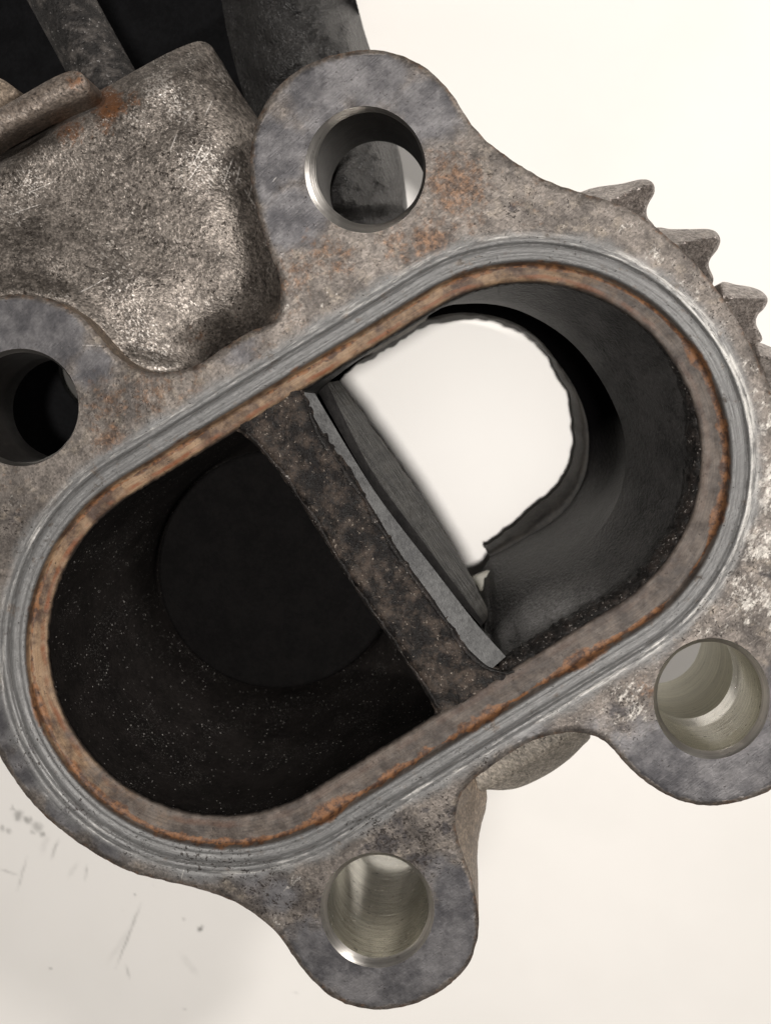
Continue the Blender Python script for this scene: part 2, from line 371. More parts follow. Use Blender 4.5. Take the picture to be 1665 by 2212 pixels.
def crust_mat(name, c1, c2, c3, spec=0.3):
    """burnt deposit: brown-black lumps with pale flecks"""
    g = G(name)
    n1 = g.noise(0.55, 6, 0.7); n2 = g.noise(2.2, 6, 0.75, off=5)
    col = g.mix(g.st(n1, 0.42, 0.66), c1, c2)
    col = g.mulc(col, g.st(n2, 0.25, 0.75, 0.5, 1.5))
    fl = g.st(g.math('ADD', g.noise(3.2, 5, 0.75, off=23), g.math('MULTIPLY', g.math('SUBTRACT', n1, 0.5), 0.3)), 0.62, 0.72)
    col = g.mix(g.math('MULTIPLY', fl, 0.75), col, c3)
    nr = g.bump(g.math('ADD', n2, g.math('MULTIPLY', fl, 0.3)), 0.22, 0.9)
    return g.done(col, g.st(n2, 0.3, 0.7, 0.45, 0.8), 0.0, nr, spec)

def bore_mat(name, col, dirt, rough, metal=0.85):
    """drilled bolt hole: bright metal turned in rings, specked with dirt"""
    g = G(name)
    x, y, z = g.sep(g.co)
    ringn = g.noise(1.0, 3, 0.7, vec=g.comb(g.math('MULTIPLY', x, 0.10), g.math('MULTIPLY', y, 0.10), g.math('MULTIPLY', z, 5.0)))
    c = g.mulc(g.mix(col and 1.0, col, col), g.st(ringn, 0.25, 0.75, 0.72, 1.15))
    sp = g.noise(1.0, 4, 0.7, vec=g.vmul(g.co, (1.4, 1.4, 4.0)), off=17)
    f = g.st(sp, 0.60, 0.68)
    c = g.mix(g.math('MULTIPLY', f, dirt), c, (0.05, 0.04, 0.03))
    nr = g.bump(ringn, 0.05, 0.6)
    return g.done(c, g.math('ADD', rough, g.math('MULTIPLY', g.noise(1.5, 3, 0.6), 0.18)), metal, nr)

def wall_mat():
    """port wall: smoked metal, recess shade painted black deep inside, scraped grey metal by the corner"""
    g = G('smoked_wall')
    n = g.noise(2.4, 4, 0.7); p = g.voro(1.7, vec=g.vadd(g.co, g.comb(g.noise(3, 2, 0.5), g.noise(3, 2, 0.5, off=9), 0)))
    col = mottle(g, (0.010, 0.0095, 0.0092), (0.034, 0.032, 0.031), 0.3, 2.0)
    gf = g.st(g.math('ADD', g.attr('scrape'), g.math('MULTIPLY', g.math('SUBTRACT', n, 0.5), 0.8)), 0.20, 0.80)
    col = g.mix(gf, col, g.mix(n, (0.12, 0.116, 0.114), (0.32, 0.312, 0.306)))
    pit = g.math('MULTIPLY', g.st(p, 0.20, 0.12), g.st(g.attr('scrape'), 0.1, 0.5))
    col = g.mix(g.math('MULTIPLY', pit, 0.85), col, (0.008, 0.007, 0.007))
    col = g.mix(g.attr('undercut_shade'), col, (0.0035, 0.0033, 0.0036))  # shade of the undercut band put into the colour
    h = g.math('SUBTRACT', n, g.math('MULTIPLY', pit, 0.5))
    return g.done(col, 0.5, 0.0, g.bump(h, 0.25, 0.8), g.math('MULTIPLY', g.math('SUBTRACT', 1.0, g.attr('undercut_shade')), 0.38))

def plate_mat():
    """torn plate edge with grain running along it"""
    g = G('grained_plate_edge')
    n = g.noise(1.0, 4, 0.7, vec=g.rot(0.98, (0.25, 7.0, 1))); m = g.noise(0.9, 4, 0.6, off=4)
    col = g.mix(g.st(g.math('ADD', g.math('MULTIPLY', n, 0.7), g.math('MULTIPLY', m, 0.3)), 0.32, 0.68), (0.009, 0.0085, 0.0075), (0.045, 0.042, 0.037))
    return g.done(col, 0.5, 0.0, g.bump(n, 0.2, 0.8), 0.4)

def plastic_mat(name, col=(0.016, 0.015, 0.015), lumpy=0.5, rough=0.42):
    g = G(name)
    a = g.noise(0.5, 4, 0.65, dist=1.2); b = g.noise(2.2, 5, 0.7, vec=g.rot(0.8, (1, 2.2, 1)), dist=0.8); c = g.noise(5, 3, 0.6)
    h = g.math('ADD', g.math('MULTIPLY', a, 1.0), g.math('ADD', g.math('MULTIPLY', b, 0.7), g.math('MULTIPLY', c, 0.15)))
    dust = g.st(g.math('MULTIPLY', g.noise(2.6, 6, 0.75, off=3), g.noise(0.25, 3, 0.6, off=33)), 0.27, 0.40)
    cc = g.mix(g.math('MULTIPLY', dust, 0.3), col, (0.10, 0.093, 0.088))
    return g.done(cc, g.math('ADD', rough, g.math('MULTIPLY', b, 0.2)), 0.0, g.bump(h, lumpy, 0.8), 0.5)

def table_mat():
    g = G('white_laminate')
    base = g.mix(g.st(g.noise(0.03, 4, 0.6), 0.35, 0.7), (0.78, 0.757, 0.725), (0.75, 0.728, 0.695))
    sm = g.st(g.noise(0.25, 6, 0.7, off=3), 0.66, 0.80)
    col = g.mix(g.math('MULTIPLY', sm, 0.10), base, (0.40, 0.38, 0.35))
    dirt = g.math('MULTIPLY', g.attr('dirt'), g.st(g.noise(1.2, 3, 0.6, off=27), 0.25, 0.6, 0.55, 1.0))
    col = g.mix(dirt, col, (0.055, 0.052, 0.045))
    return g.done(col, 0.42, 0.0, g.bump(g.noise(3.0, 3, 0.6), 0.01, 0.3), 0.4)

M_flange = flange_mat()
M_edge = cast_mat('flange_side_metal', (0.13, 0.10, 0.075), (0.26, 0.205, 0.155), 0.6, 0.3, 0.45, 0.3)
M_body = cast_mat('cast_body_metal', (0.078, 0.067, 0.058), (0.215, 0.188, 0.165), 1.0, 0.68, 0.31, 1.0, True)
M_fin = cast_mat('fin_metal', (0.22, 0.195, 0.178), (0.40, 0.36, 0.335), 0.5, 0.75, 0.30, 0.8)
M_boss = cast_mat('boss_metal', (0.12, 0.105, 0.085), (0.21, 0.185, 0.155), 0.8, 0.2, 0.5, 0.2)
M_soot = soot_mat('soot_black', (0.0080, 0.0068, 0.0062), (0.0155, 0.0130, 0.0120), 1.0, 0.75, 0.10)
M_disc = soot_mat('sooty_disc', (0.0040, 0.0037, 0.0037), (0.0062, 0.0056, 0.0055), 0.0, 0.8, 0.04)
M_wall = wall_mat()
M_throat = soot_mat('soot_throat', (0.008, 0.0070, 0.0066), (0.013, 0.0112, 0.0105), 0.0, 0.75, 0.12, 0.08)
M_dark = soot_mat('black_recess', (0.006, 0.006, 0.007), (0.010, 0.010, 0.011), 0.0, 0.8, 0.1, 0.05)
M_lip = soot_mat('smoked_lip', (0.009, 0.008, 0.007), (0.028, 0.024, 0.020), 0.0, 0.6, 0.35, 0.14)
M_crust = crust_mat('burnt_crust', (0.006, 0.005, 0.0045), (0.026, 0.020, 0.017), (0.40, 0.37, 0.34))
M_div = crust_mat('divider_deposit', (0.0055, 0.0044, 0.0040), (0.046, 0.035, 0.028), (0.27, 0.23, 0.195), 0.2)
M_plate = plate_mat()
M_soot2 = soot_mat('smoked_plate', (0.016, 0.015, 0.015), (0.034, 0.032, 0.031), 0.0, 0.6, 0.3, 0.1)
M_grey = soot_mat('scraped_grey_metal', (0.030, 0.030, 0.030), (0.072, 0.072, 0.071), 0.0, 0.5, 0.5, 0.10)
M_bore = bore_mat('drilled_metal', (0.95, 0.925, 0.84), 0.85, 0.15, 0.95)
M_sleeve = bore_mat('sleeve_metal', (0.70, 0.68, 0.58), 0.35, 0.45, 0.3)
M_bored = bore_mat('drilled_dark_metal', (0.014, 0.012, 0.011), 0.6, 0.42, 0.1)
M_cham = bore_mat('chamfer_metal', (0.50, 0.475, 0.445), 0.4, 0.24, 0.97)
M_plas = plastic_mat('black_plastic', (0.020, 0.019, 0.0185), 1.1, 0.28)
M_void = soot_mat('matt_black_plastic', (0.003, 0.003, 0.0033), (0.005, 0.005, 0.0055), 0.0, 0.7, 0.04, 0.1)
M_rod = crust_mat('stained_rod_metal', (0.010, 0.009, 0.0085), (0.060, 0.053, 0.048), (0.34, 0.32, 0.31))
M_pale = soot_mat('shaded_table_tone', (0.24, 0.23, 0.195), (0.31, 0.295, 0.255), 0.0, 0.5, 0.4, 0.03)
M_table = table_mat()

# ------------------------------------------------------------------ table
DOTS = ((435, 2005, 8, .85), (40, 1762, 15, .5), (62, 1772, 11, .55), (80, 1785, 15, .4), (20, 1795, 9, .4), (92, 1800, 8, .5), (5, 1790, 9, .4), (290, 1935, 4, .6),
        (112, 2090, 3.5, .6), (395, 1985, 4, .3), (640, 2145, 4, .4), (30, 1745, 6, .35), (70, 1800, 7, .35), (330, 1915, 4, .35), (400, 2180, 3, .3))   # grease spots: place, size, strength
LINES = ((306, 1950, 250, 2092, 3.2, .45), (285, 2000, 232, 2082, 7, .10), (128, 1812, 110, 1858, 3.5, .4), (188, 1868, 184, 1905, 3, .35), (60, 1850, 38, 1925, 3, .32),
         (170, 1862, 148, 1895, 6, .15), (274, 2085, 280, 2115, 3, .35), (0, 1878, 40, 1890, 3, .3), (105, 1800, 90, 1845, 9, .12), (390, 2060, 430, 2110, 8, .10))   # scratches
gx, gy = np.meshgrid(np.arange(-40, 720, 4.0), np.arange(1640, 2240, 4.0)); gp = np.column_stack([gx.ravel(), gy.ravel()])
wx, wy = nz(gp[:, 0], gp[:, 1], 0.05, 1.0) * 6 + nz(gp[:, 0], gp[:, 1], 0.14, 4.0) * 4, nz(gp[:, 0], gp[:, 1], 0.05, 8.0) * 6 + nz(gp[:, 0], gp[:, 1], 0.14, 6.0) * 4
dv = np.zeros(len(gp))
for px, py, r, k in DOTS:
    dv = np.maximum(dv, k * (1 - smoothstep(0.3 * r, 1.1 * r, np.hypot(gp[:, 0] + wx - px, gp[:, 1] + wy - py))))
for ax_, ay_, bx_, by_, w_, k in LINES:
    sg = np.array([(ax_, ay_), (bx_, by_)], float); d_ = dist_poly(gp + np.column_stack([wx, wy]) * 0.25, sg, False)
    tt = np.clip(((gp - sg[0]) @ (sg[1] - sg[0])) / ((sg[1] - sg[0]) ** 2).sum(), 0, 1)
    dv = np.maximum(dv, k * (1 - smoothstep(0.2 * w_, 1.3 * w_, d_)) * np.clip(4 * tt, 0.2, 1) * np.clip(4 - 4 * tt, 0.2, 1))
gw = U(gp[:, 0], gp[:, 1], np.full(len(gp), TABLE_Z)); cor = np.array([(-900, -900), (900, -900), (900, 900), (-900, 900)], float)
allp = np.vstack([cor, gw[:, :2]])
vo, _e, fo, _a, _b, _c = delaunay_2d_cdt([Vector(p) for p in allp], [], [], 0, 1e-6, True)
tv = [(v[0], v[1], TABLE_Z) for v in vo]; orig = [o_[0] for o_ in _a]; dirtv = [0.0 if i < 4 else dv[i - 4] for i in orig]
kt = len(tv); tv += [(a, b, TABLE_Z) for a, b in cor] + [(a, b, TABLE_Z - 20) for a, b in cor]
table = link('table_top', tv, [tuple(f) for f in fo] + [(kt + 4, kt + 5, kt + 6, kt + 7)] + [(kt + i, kt + (i + 1) % 4, kt + 4 + (i + 1) % 4, kt + 4 + i) for i in range(4)], M_table, smooth=False, attrs={'dirt': dirtv + [0.0] * 8})
table['kind'] = 'structure'; table['label'] = 'white table top with grey scuffs and grease specks'; table['category'] = 'table'

# ------------------------------------------------------------------ the valve housing
root = bpy.data.objects.new('valve_housing', None); scene.collection.objects.link(root)
root['label'] = 'rusty cast metal valve housing with two-port oval flange lying on white table'
root['category'] = 'engine part'; root.location = (0, 0, 0)

TH = math.radians(31.5); UV = np.array([math.cos(TH), -math.sin(TH)]); NV = np.array([-math.sin(TH), -math.cos(TH)])
SC, SL, SR = np.array([809.0, 1186.0]), 385.0, 373.0

def stadium(d, ns=96, na=170):
    """trace of the oval mouth grown by d; same point count for every d; also the way round"""
    c = SC + np.array([8.0, 12.0]) * smoothstep(0, 60, np.array(d)); R = SR + d; out = []; s = []
    for i in range(ns): t_ = -1 + 2 * i / ns; out.append(c + UV * SL * t_ + NV * R); s.append(SL * (t_ + 1))
    for i in range(na): a = math.pi * i / na; out.append(c + UV * (SL + R * math.sin(a)) + NV * R * math.cos(a)); s.append(2 * SL + 430 * a)
    for i in range(ns): t_ = 1 - 2 * i / ns; out.append(c + UV * SL * t_ - NV * R); s.append(2 * SL + 430 * math.pi + SL * (1 - t_))
    for i in range(na): a = math.pi * i / na; out.append(c - UV * (SL + R * math.sin(a)) - NV * R * math.cos(a)); s.append(4 * SL + 430 * math.pi + 430 * a)
    return np.array(out), np.array(s)

def sdist(P):
    c = SC + np.array([8.0, 12.0]); r = P - c; u = np.abs(r @ UV) - SL; v = r @ NV
    return np.hypot(np.maximum(u, 0), v) - SR

OUTLINE = [(592, 690), (606, 610), (578, 530), (552, 440), (541, 350), (553, 270), (590, 200), (650, 148), (720, 119), (800, 108), (870, 121), (930, 155),
           (975, 203), (1005, 250), (1032, 286), (1070, 320), (1120, 355), (1180, 390), (1250, 415), (1330, 440), (1390, 472), (1450, 520), (1500, 568),
           (1550, 630), (1590, 690), (1620, 745), (1645, 800), (1664, 850), (1692, 930), (1712, 1030), (1718, 1130), (1715, 1230), (1728, 1340), (1752, 1420),
           (1766, 1510), (1755, 1590), (1720, 1660), (1665, 1705), (1620, 1724), (1570, 1737), (1510, 1739), (1450, 1722), (1400, 1693), (1355, 1655),
           (1312, 1607), (1275, 1588), (1225, 1582), (1150, 1600), (1085, 1638), (1030, 1678), (998, 1712), (984, 1755), (986, 1800), (1001, 1850), (1020, 1905),
           (1031, 1960), (1033, 2010), (1022, 2060), (998, 2100), (955, 2138), (900, 2166), (840, 2180), (780, 2177), (720, 2155), (670, 2112), (630, 2060),
           (595, 2012), (550, 1975), (500, 1945), (430, 1920), (350, 1901), (290, 1886), (220, 1852), (150, 1806), (80, 1745), (30, 1680), (0, 1632),
           (-40, 1550), (-68, 1450), (-82, 1350), (-84, 1250), (-90, 1170), (-125, 1090), (-165, 1010), (-192, 920), (-192, 840), (-165, 760), (-120, 695), (-60, 655),
           (0, 640), (60, 637), (130, 655), (180, 688), (222, 733), (262, 776), (312, 800), (370, 804), (430, 787), (482, 752), (540, 716)]
out = catmull(OUTLINE, 7.0)
jn = nz(out[:, 0], out[:, 1], 0.05, 2.0) * 1.6 + nz(out[:, 0], out[:, 1], 0.16, 5.0) * 1.0
tng = np.roll(out, -1, 0) - np.roll(out, 1, 0); nrm2 = np.column_stack([tng[:, 1], -tng[:, 0]]) / np.linalg.norm(tng, axis=1)[:, None]
out = out + nrm2 * jn[:, None]
HOLES = [('tl', 789, 366, 131, 137), ('l', 45, 880, 126, 127), ('b', 815, 1966, 123, 125), ('r', 1536, 1509, 126, 131)]
def circ(cx, cy, rx, ry, n=96):
    a = np.linspace(0, 2 * math.pi, n, endpoint=False); return np.column_stack([cx + rx * np.cos(a), cy + ry * np.sin(a)])
hl = [circ(*h[1:]) for h in HOLES]

SPOTS = {  # stains and wear where the casting shows them: x, y, radius, weight
 'rust': [(985, 400, 85, .75), (930, 520, 60, .75), (1000, 470, 60, .45), (235, 870, 80, .5), (240, 955, 55, .75), (690, 560, 80, .45), (1395, 1490, 45, .5), (860, 530, 60, .55), (20, 1040, 60, .3), (1150, 440, 70, .3), (330, 850, 80, .5), (420, 830, 60, .4), (640, 590, 70, .5), (730, 560, 60, .55), (640, 690, 60, .35), (560, 760, 60, .3), (60, 1130, 60, .3)],
 'blue': [(590, 330, 95, .9), (630, 470, 80, .9), (680, 180, 90, .8), (800, 150, 100, .9), (930, 230, 90, .9), (700, 260, 80, .7), (560, 400, 70, .8), (20, 690, 100, 1), (120, 720, 80, .9), (200, 790, 60, .7), (-60, 780, 120, 1),
          (980, 2040, 130, 1), (820, 2135, 120, 1), (680, 2080, 100, .9), (1000, 1930, 80, .9), (950, 1880, 60, .5), (1440, 1660, 120, 1), (1560, 1695, 100, 1), (1660, 1640, 100, 1), (1720, 1500, 90, .9), (1340, 1610, 50, .6),
          (10, 1560, 75, .8), (60, 1660, 70, .8), (140, 1760, 60, .8), (240, 1830, 60, .6), (430, 1860, 60, .8), (540, 1880, 50, .7), (600, 1930, 60, .6), (-20, 1400, 60, .5), (1150, 1590, 60, .6), (520, 760, 60, .5), (1290, 1560, 60, .4)],
 'white': [(1625, 900, 75, .75), (1650, 1050, 80, .9), (1660, 1180, 80, .9), (1610, 1290, 80, .8), (1550, 1340, 70, .6), (1680, 1330, 80, .7), (1350, 1525, 80, .75), (1420, 1430, 60, .5), (1400, 560, 60, .5), (1500, 640, 60, .6), (1560, 720, 60, .6), (1590, 800, 60, .7),
           (640, 1905, 40, .6), (590, 2010, 40, .55), (1330, 490, 60, .4), (1240, 460, 60, .35), (700, 640, 60, .3), (60, 1100, 60, .35), (640, 660, 40, .4)],
 'pit': [(830, 1800, 70, 1), (910, 1830, 80, .9), (560, 1920, 80, .9), (1105, 455, 22, 1), (1620, 1250, 90, .5), (1350, 1540, 60, .7), (1560, 640, 90, .5), (630, 1960, 70, .7), (330, 1900, 60, .3), (1080, 430, 90, .3), (960, 1760, 60, .7), (20, 1130, 60, .6), (420, 1855, 60, .95), (520, 1880, 60, .95), (300, 1830, 60, .6), (160, 1745, 60, .6), (50, 1610, 60, .6), (470, 1830, 40, .8), (250, 860, 70, .5), (1050, 1640, 40, .6), (1550, 1350, 80, .5)]}
def pigment(P):
    r = np.zeros((len(P), 4))
    for k, nme in enumerate(('rust', 'blue', 'white', 'pit')):
        for x, y, rad, w in SPOTS[nme]:
            r[:, k] = np.maximum(r[:, k], w * np.exp(-(((P[:, 0] - x) ** 2 + (P[:, 1] - y) ** 2) / (rad * rad))))
    de = dist_poly(P, OUTD)
    r[:, 0] = np.maximum(r[:, 0], 0.50 * np.exp(-(de / 9.0) ** 2)); r[:, 1] *= smoothstep(2, 14, de)
    return r
OUTD = out[::4]

# profile of the sealing ring: grown distance from the mouth, height in mm
PROFILE = [(0, -1.9), (2, -1.5), (5, -1.25), (10, -1.12), (17, -1.08), (24, -1.08), (31, -1.06), (38, -1.08), (44, -1.06), (49, -1.0), (53, -0.75), (57, -0.4), (61, -0.12), (64, -0.03),
           (68, 0.03), (72, 0.0), (75, -0.09), (78, -0.02), (83, 0.04), (88, 0.0), (91, -0.03), (94, -0.24), (97, -0.22), (100, 0.02), (104, 0.10), (109, 0.09), (113, -0.04), (117, -0.02), (121, 0.03), (128, 0.0)]
V, FC, RG, PG = [], [], [], []
N = len(stadium(0)[0])
for k, (d, z) in enumerate(PROFILE):
    P, s = stadium(d)
    zz = z + nz(P[:, 0], P[:, 1], 0.03, 1.0) * (0.16 if d < 48 else 0.03) + nz(P[:, 0], P[:, 1], 0.11, 4.0) * (0.10 if d < 48 else 0.015)
    if d < 3:
        o_ = P - SC; P = P + o_ / np.linalg.norm(o_, axis=1)[:, None] * (nz(P[:, 0], P[:, 1], 0.09, 8.0) * 3.0)[:, None]
    if k == len(PROFILE) - 1: zz = np.zeros(N)
    V.append(U(P[:, 0], P[:, 1], zz)); RG.append(np.column_stack([np.full(N, d), s, 0 * s]))
    pg = pigment(P)
    ang = (P - SC) @ NV / SR                     # +1 on the upper side of the mouth
    lft = -(P - SC) @ UV / (SL + SR)
    if d < 60: pg[:, 0] = np.clip(0.45 + 0.5 * ang + 0.25 * lft, 0.1, 1.0)
    PG.append(pg)
for k in range(len(PROFILE) - 1):
    for i in range(N):
        j = (i + 1) % N; FC.append((k * N + i, k * N + j, (k + 1) * N + j, (k + 1) * N + i))
V = np.vstack(V); RG = np.vstack(RG); PG = np.vstack(PG)
P, T, cnt = fill(out, [stadium(128)[0]] + hl, 8.0, 4.5)
n0, n1 = cnt[0], cnt[1]
zf = nz(P[:, 0], P[:, 1], 0.02, 3.0) * 0.05
zf[:n0] = -0.28; zf[n0:n0 + n1] = 0.0; zf[n0 + n1:sum(cnt)] = 0.0
k0 = len(V); V = np.vstack([V, U(P[:, 0], P[:, 1], zf)])
sdv = sdist(P); RG = np.vstack([RG, np.column_stack([np.maximum(sdv, 127.0), 0 * sdv, 0 * sdv])]); PG = np.vstack([PG, pigment(P)])
FC += [tuple(k0 + i for i in t_) for t_ in T]
flange = link('flange', V, FC, M_flange, root, attrs={'ring': RG, 'pig': PG})
flange['label'] = 'flat oval flange face with grey sealing ring and rust around the ports'
# side wall of the flange
top = U(out[:, 0], out[:, 1], np.full(len(out), -0.28))
sh = 42 * np.exp(-((out[:, 1] - 1790) / 95.0) ** 2) * (out[:, 0] > 960) * (out[:, 0] < 1060)
mid = U(out[:, 0], out[:, 1], np.full(len(out), -0.9)) ; mid[:, :2] = top[:, :2]
bot = U(out[:, 0] + sh * 0.9, out[:, 1], np.full(len(out), -0.28)); bot[:, 2] = -5.0
far = U(out[:, 0] + sh * 1.7, out[:, 1], np.full(len(out), -0.28)); far[:, 2] = -9.0
loft('flange_edge', [top, mid, bot, far], M_edge, root, cap=False)

# bolt holes: bevelled mouth and drilled bore
for (nm, cx, cy, rx, ry) in HOLES:
    depth = {'tl': -9.0, 'l': -9.0, 'b': -24.0, 'r': -9.5}[nm]
    w = {'tl': 14, 'l': 7, 'b': 13, 'r': 12}[nm]
    a = np.linspace(0, 2 * math.pi, 96, endpoint=False)
    A = U(*circ(cx, cy, rx, ry).T, np.zeros(96)); cw = A.mean(0)
    osh = np.array([0.32, 0.26, 0]) if nm == 'tl' else np.zeros(3)
    def rr(scale, z): B = cw + (A - cw) * scale + osh * (z < -0.01); B[:, 2] = z; return B
    s_ = 1 - w / rx
    wear = 1 + (nz(np.cos(a) * 3, np.sin(a) * 3, 1.0, cx) * 0.012)[:, None]
    e = rr(1.0, 0.0); e2 = cw + osh + (rr(s_, 0) - cw) * wear; e2[:, 2] = -0.7
    hole = loft('bolt_hole', [e2, rr(s_ - 0.01, -1.1), rr(s_ - 0.012, depth * 0.35), rr(s_ - 0.012, depth * 0.7), rr(s_ - 0.012, depth), rr(s_ + 0.12, depth)],
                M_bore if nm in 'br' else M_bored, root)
    if nm == 'r':
        loft('sleeve', [rr(s_ + 0.10, depth - 0.1), rr(s_ + 0.10, -16.0), rr(s_ + 0.10, -24.0)], M_sleeve, hole)
    hole['label'] = {'tl': 'bolt hole with dark bore in the upper ear', 'l': 'bolt hole cut by the left picture edge', 'b': 'bolt hole with bright drilled bore in the lower ear', 'r': 'bolt hole with bright bore in the right ear'}[nm]
    loft('bevel', [e, (e + e2) / 2 + np.array([0, 0, 0.05]), e2], M_cham, hole)

# ------------------------------------------------------------------ divider between the two ports
DL = [(508, 905), (530, 935), (580, 990), (640, 1072), (700, 1165), (760, 1262), (830, 1362), (895, 1455), (942, 1532), (958, 1575)]
DR = [(640, 822), (662, 862), (692, 912), (724, 962), (765, 1020), (821, 1117), (865, 1183), (921, 1268), (966, 1328), (1014, 1390), (1058, 1440), (1085, 1480)]
dl = catmull(DL, 7, False); dr = catmull(DR, 7, False) - np.array([5.0, 0.0])
DLF = [(462, 928), (505, 930), (540, 950), (580, 992), (640, 1072), (700, 1165), (760, 1262), (830, 1362), (895, 1455), (930, 1515), (938, 1545), (925, 1575)]
DRF = [(640, 812), (664, 862), (690, 912), (722, 962), (761, 1020), (817, 1117), (861, 1183), (917, 1266), (962, 1326), (1008, 1388), (1038, 1422), (1066, 1442), (1105, 1444), (1150, 1420), (1150, 1465)]
dlf = catmull(DLF, 7, False); drf = catmull(DRF, 7, False)
dlj = dlf + np.column_stack([nz(dlf[:, 0], dlf[:, 1], 0.07, 3.0) * 5, nz(dlf[:, 0], dlf[:, 1], 0.15, 4.0) * 2])
drj = drf + np.column_stack([nz(drf[:, 0], drf[:, 1], 0.08, 6.0) * 5, nz(drf[:, 0], drf[:, 1], 0.17, 7.0) * 2])
poly = np.vstack([dlj, drj[::-1]])
def zdiv(x, y):
    P = np.column_stack([x, y]); e = np.minimum(dist_poly(P, dlj, False), dist_poly(P, drj, False))
    return -1.22 - 0.55 * (1 - smoothstep(0, 14, e)) + nz(x, y, 0.035, 1.5) * 0.16 + nz(x, y, 0.10, 2.5) * 0.12
div = relief('divider', poly, zdiv, M_div, root, spacing=7.0, skirt=-2.4, smooth_outline=False)
div['label'] = 'bridge between the ports caked in burnt brown deposit'

# ------------------------------------------------------------------ left port
st0, _ = stadium(0); st0 = st0
def side(P, line):   # +: right of the divider line
    a, b = np.array(line[1]), np.array(line[-2]); d = b - a; r = P - a
    return -(d[0] * r[:, 1] - d[1] * r[:, 0])
lp = st0[side(st0, DL) < 0]; chord = np.array([p for p in dl if sdist(p[None])[0] < -2])
CL = (500.0, 1310.0)
loop = np.vstack([lp, chord])
L0 = polar(loop, CL); c3 = circ(600, 1230, 262, 262, 200)
Lb = polar(c3, CL)
w0 = U(*L0.T, np.full(240, -1.9)); w0n = w0.copy()
cwl = w0.mean(0)
def scl(A, c, s, z): B = c + (A - c) * s; B[:, 2] = z; return B
fl = U(*Lb.T, np.full(240, -27.0))
ringsL = []
for z_ in (-1.9, -4, -7, -10, -13, -15.5, -18, -20, -22, -23.8, -25.2, -26.3, -27.0):
    t_ = ((-z_ - 1.9) / 25.1) ** 2.4; A_ = w0 * (1 - t_) + fl * t_; A_[:, 2] = z_; ringsL.append(A_)
port = loft('port_wall', ringsL + [scl(fl, fl.mean(0), 0.99, -27.6)], M_soot, root)
port['label'] = 'sooty black wall of the closed port with sparkling specks'
d1 = scl(fl, fl.mean(0), 0.985, -27.4); dm = fl.mean(0).copy(); dm[2] = -27.0
loft('valve_disc', [scl(fl, fl.mean(0), 0.975, -31.0), d1, scl(fl, fl.mean(0), 0.95, -27.2), scl(fl, fl.mean(0), 0.4, -27.0)], M_disc, port, cap=True)
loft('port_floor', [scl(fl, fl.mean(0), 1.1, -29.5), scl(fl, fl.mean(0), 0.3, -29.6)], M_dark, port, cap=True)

# ------------------------------------------------------------------ right port
rp = st0[side(st0, DR) > 0]; chordr = np.array([p for p in dr if sdist(p[None])[0] < -2])
CR = (1030.0, 1010.0)
R0 = polar(np.vstack([rp, chordr]), CR, 300)
r1 = catmull([(700, 838), (735, 806), (800, 760), (880, 706), (956, 664), (1008, 656), (1060, 657), (1112, 668), (1164, 691), (1216, 725), (1258, 766), (1294, 816), (1320, 863), (1341, 915),
              (1351, 972), (1347, 1034), (1326, 1096), (1285, 1158), (1230, 1212), (1170, 1262), (1115, 1310), (1078, 1350), (1058, 1372), (1040, 1362),
              (995, 1314), (940, 1255), (888, 1182), (858, 1144), (814, 1066), (769, 999), (724, 925), (700, 868)], 7)
R1 = polar(r1, CR, 300)
r2 = catmull([(745, 808), (790, 768), (850, 722), (920, 690), (990, 676), (1060, 682), (1120, 702), (1168, 738), (1205, 785), (1237, 832), (1263, 894), (1271, 956), (1263, 1024), (1232, 1086), (1190, 1128), (1138, 1159), (1102, 1180), (1058, 1203)], 6, False)
l3 = catmull([(733, 824), (769, 873), (791, 908), (821, 947), (866, 1010), (903, 1070), (925, 1108), (951, 1152), (977, 1187), (1018, 1247), (1044, 1300)], 7, False)
r3 = catmull([(748, 808), (769, 792), (785, 786), (821, 764), (860, 738), (899, 715), (951, 697), (993, 691), (1050, 692), (1102, 707), (1149, 735), (1180, 764), (1216, 826), (1234, 873), (1240, 925), (1237, 988), (1216, 1038), (1180, 1076), (1138, 1107), (1092, 1149), (1045, 1180)], 6, False)
r3 = r3 + np.column_stack([nz(r3[:, 0], r3[:, 1], 0.05, 3.3), nz(r3[:, 0], r3[:, 1], 0.06, 5.5)]) * 5 + np.column_stack([nz(r3[:, 0], r3[:, 1], 0.2, 3.3), nz(r3[:, 0], r3[:, 1], 0.2, 5.5)]) * 2
chm_ = smoothstep(-30, -60, sdist(R0))
w = U(*R0.T, -1.9 - 3.0 * chm_); cw = w.mean(0)
low_ = smoothstep(1000, 1200, R1[:, 1]) * (R1[:, 0] > 1030)
e1 = U(*R1.T, -13.0 - 3.0 * low_)
wa = w * 0.72 + e1 * 0.28; wa[:, 2] = -5.0 - 2.0 * chm_; wb = w * 0.35 + e1 * 0.65; wb[:, 2] = -9.5 - low_
rough_ = lambda A, s, k: A + np.column_stack([nz(A[:, 0], A[:, 1], s, k), nz(A[:, 0], A[:, 1], s, k + 3), nz(A[:, 0], A[:, 1], s, k + 6)]) * 0.25
R2c = polar(np.vstack([r2, dense([(1058, 1203), (1054, 1215), (1042, 1230), (1024, 1244)])[:-1], l3[::-1]]), CR, 300)
lip_z = -34.0
e2 = U(*R2c.T, np.full(300, lip_z)); e1c = e1.mean(0); up_ = (1 - low_)[:, None]
def und(k, z):
    A_ = e1c + (e1 - e1c) * (1 + k * up_); A_[:, 2] = z; return A_
u1 = und(0.05, e1[:, 2] - 1.0); u2 = und(0.13, e1[:, 2] - 4.0); u3 = und(0.13, lip_z + 4.0)
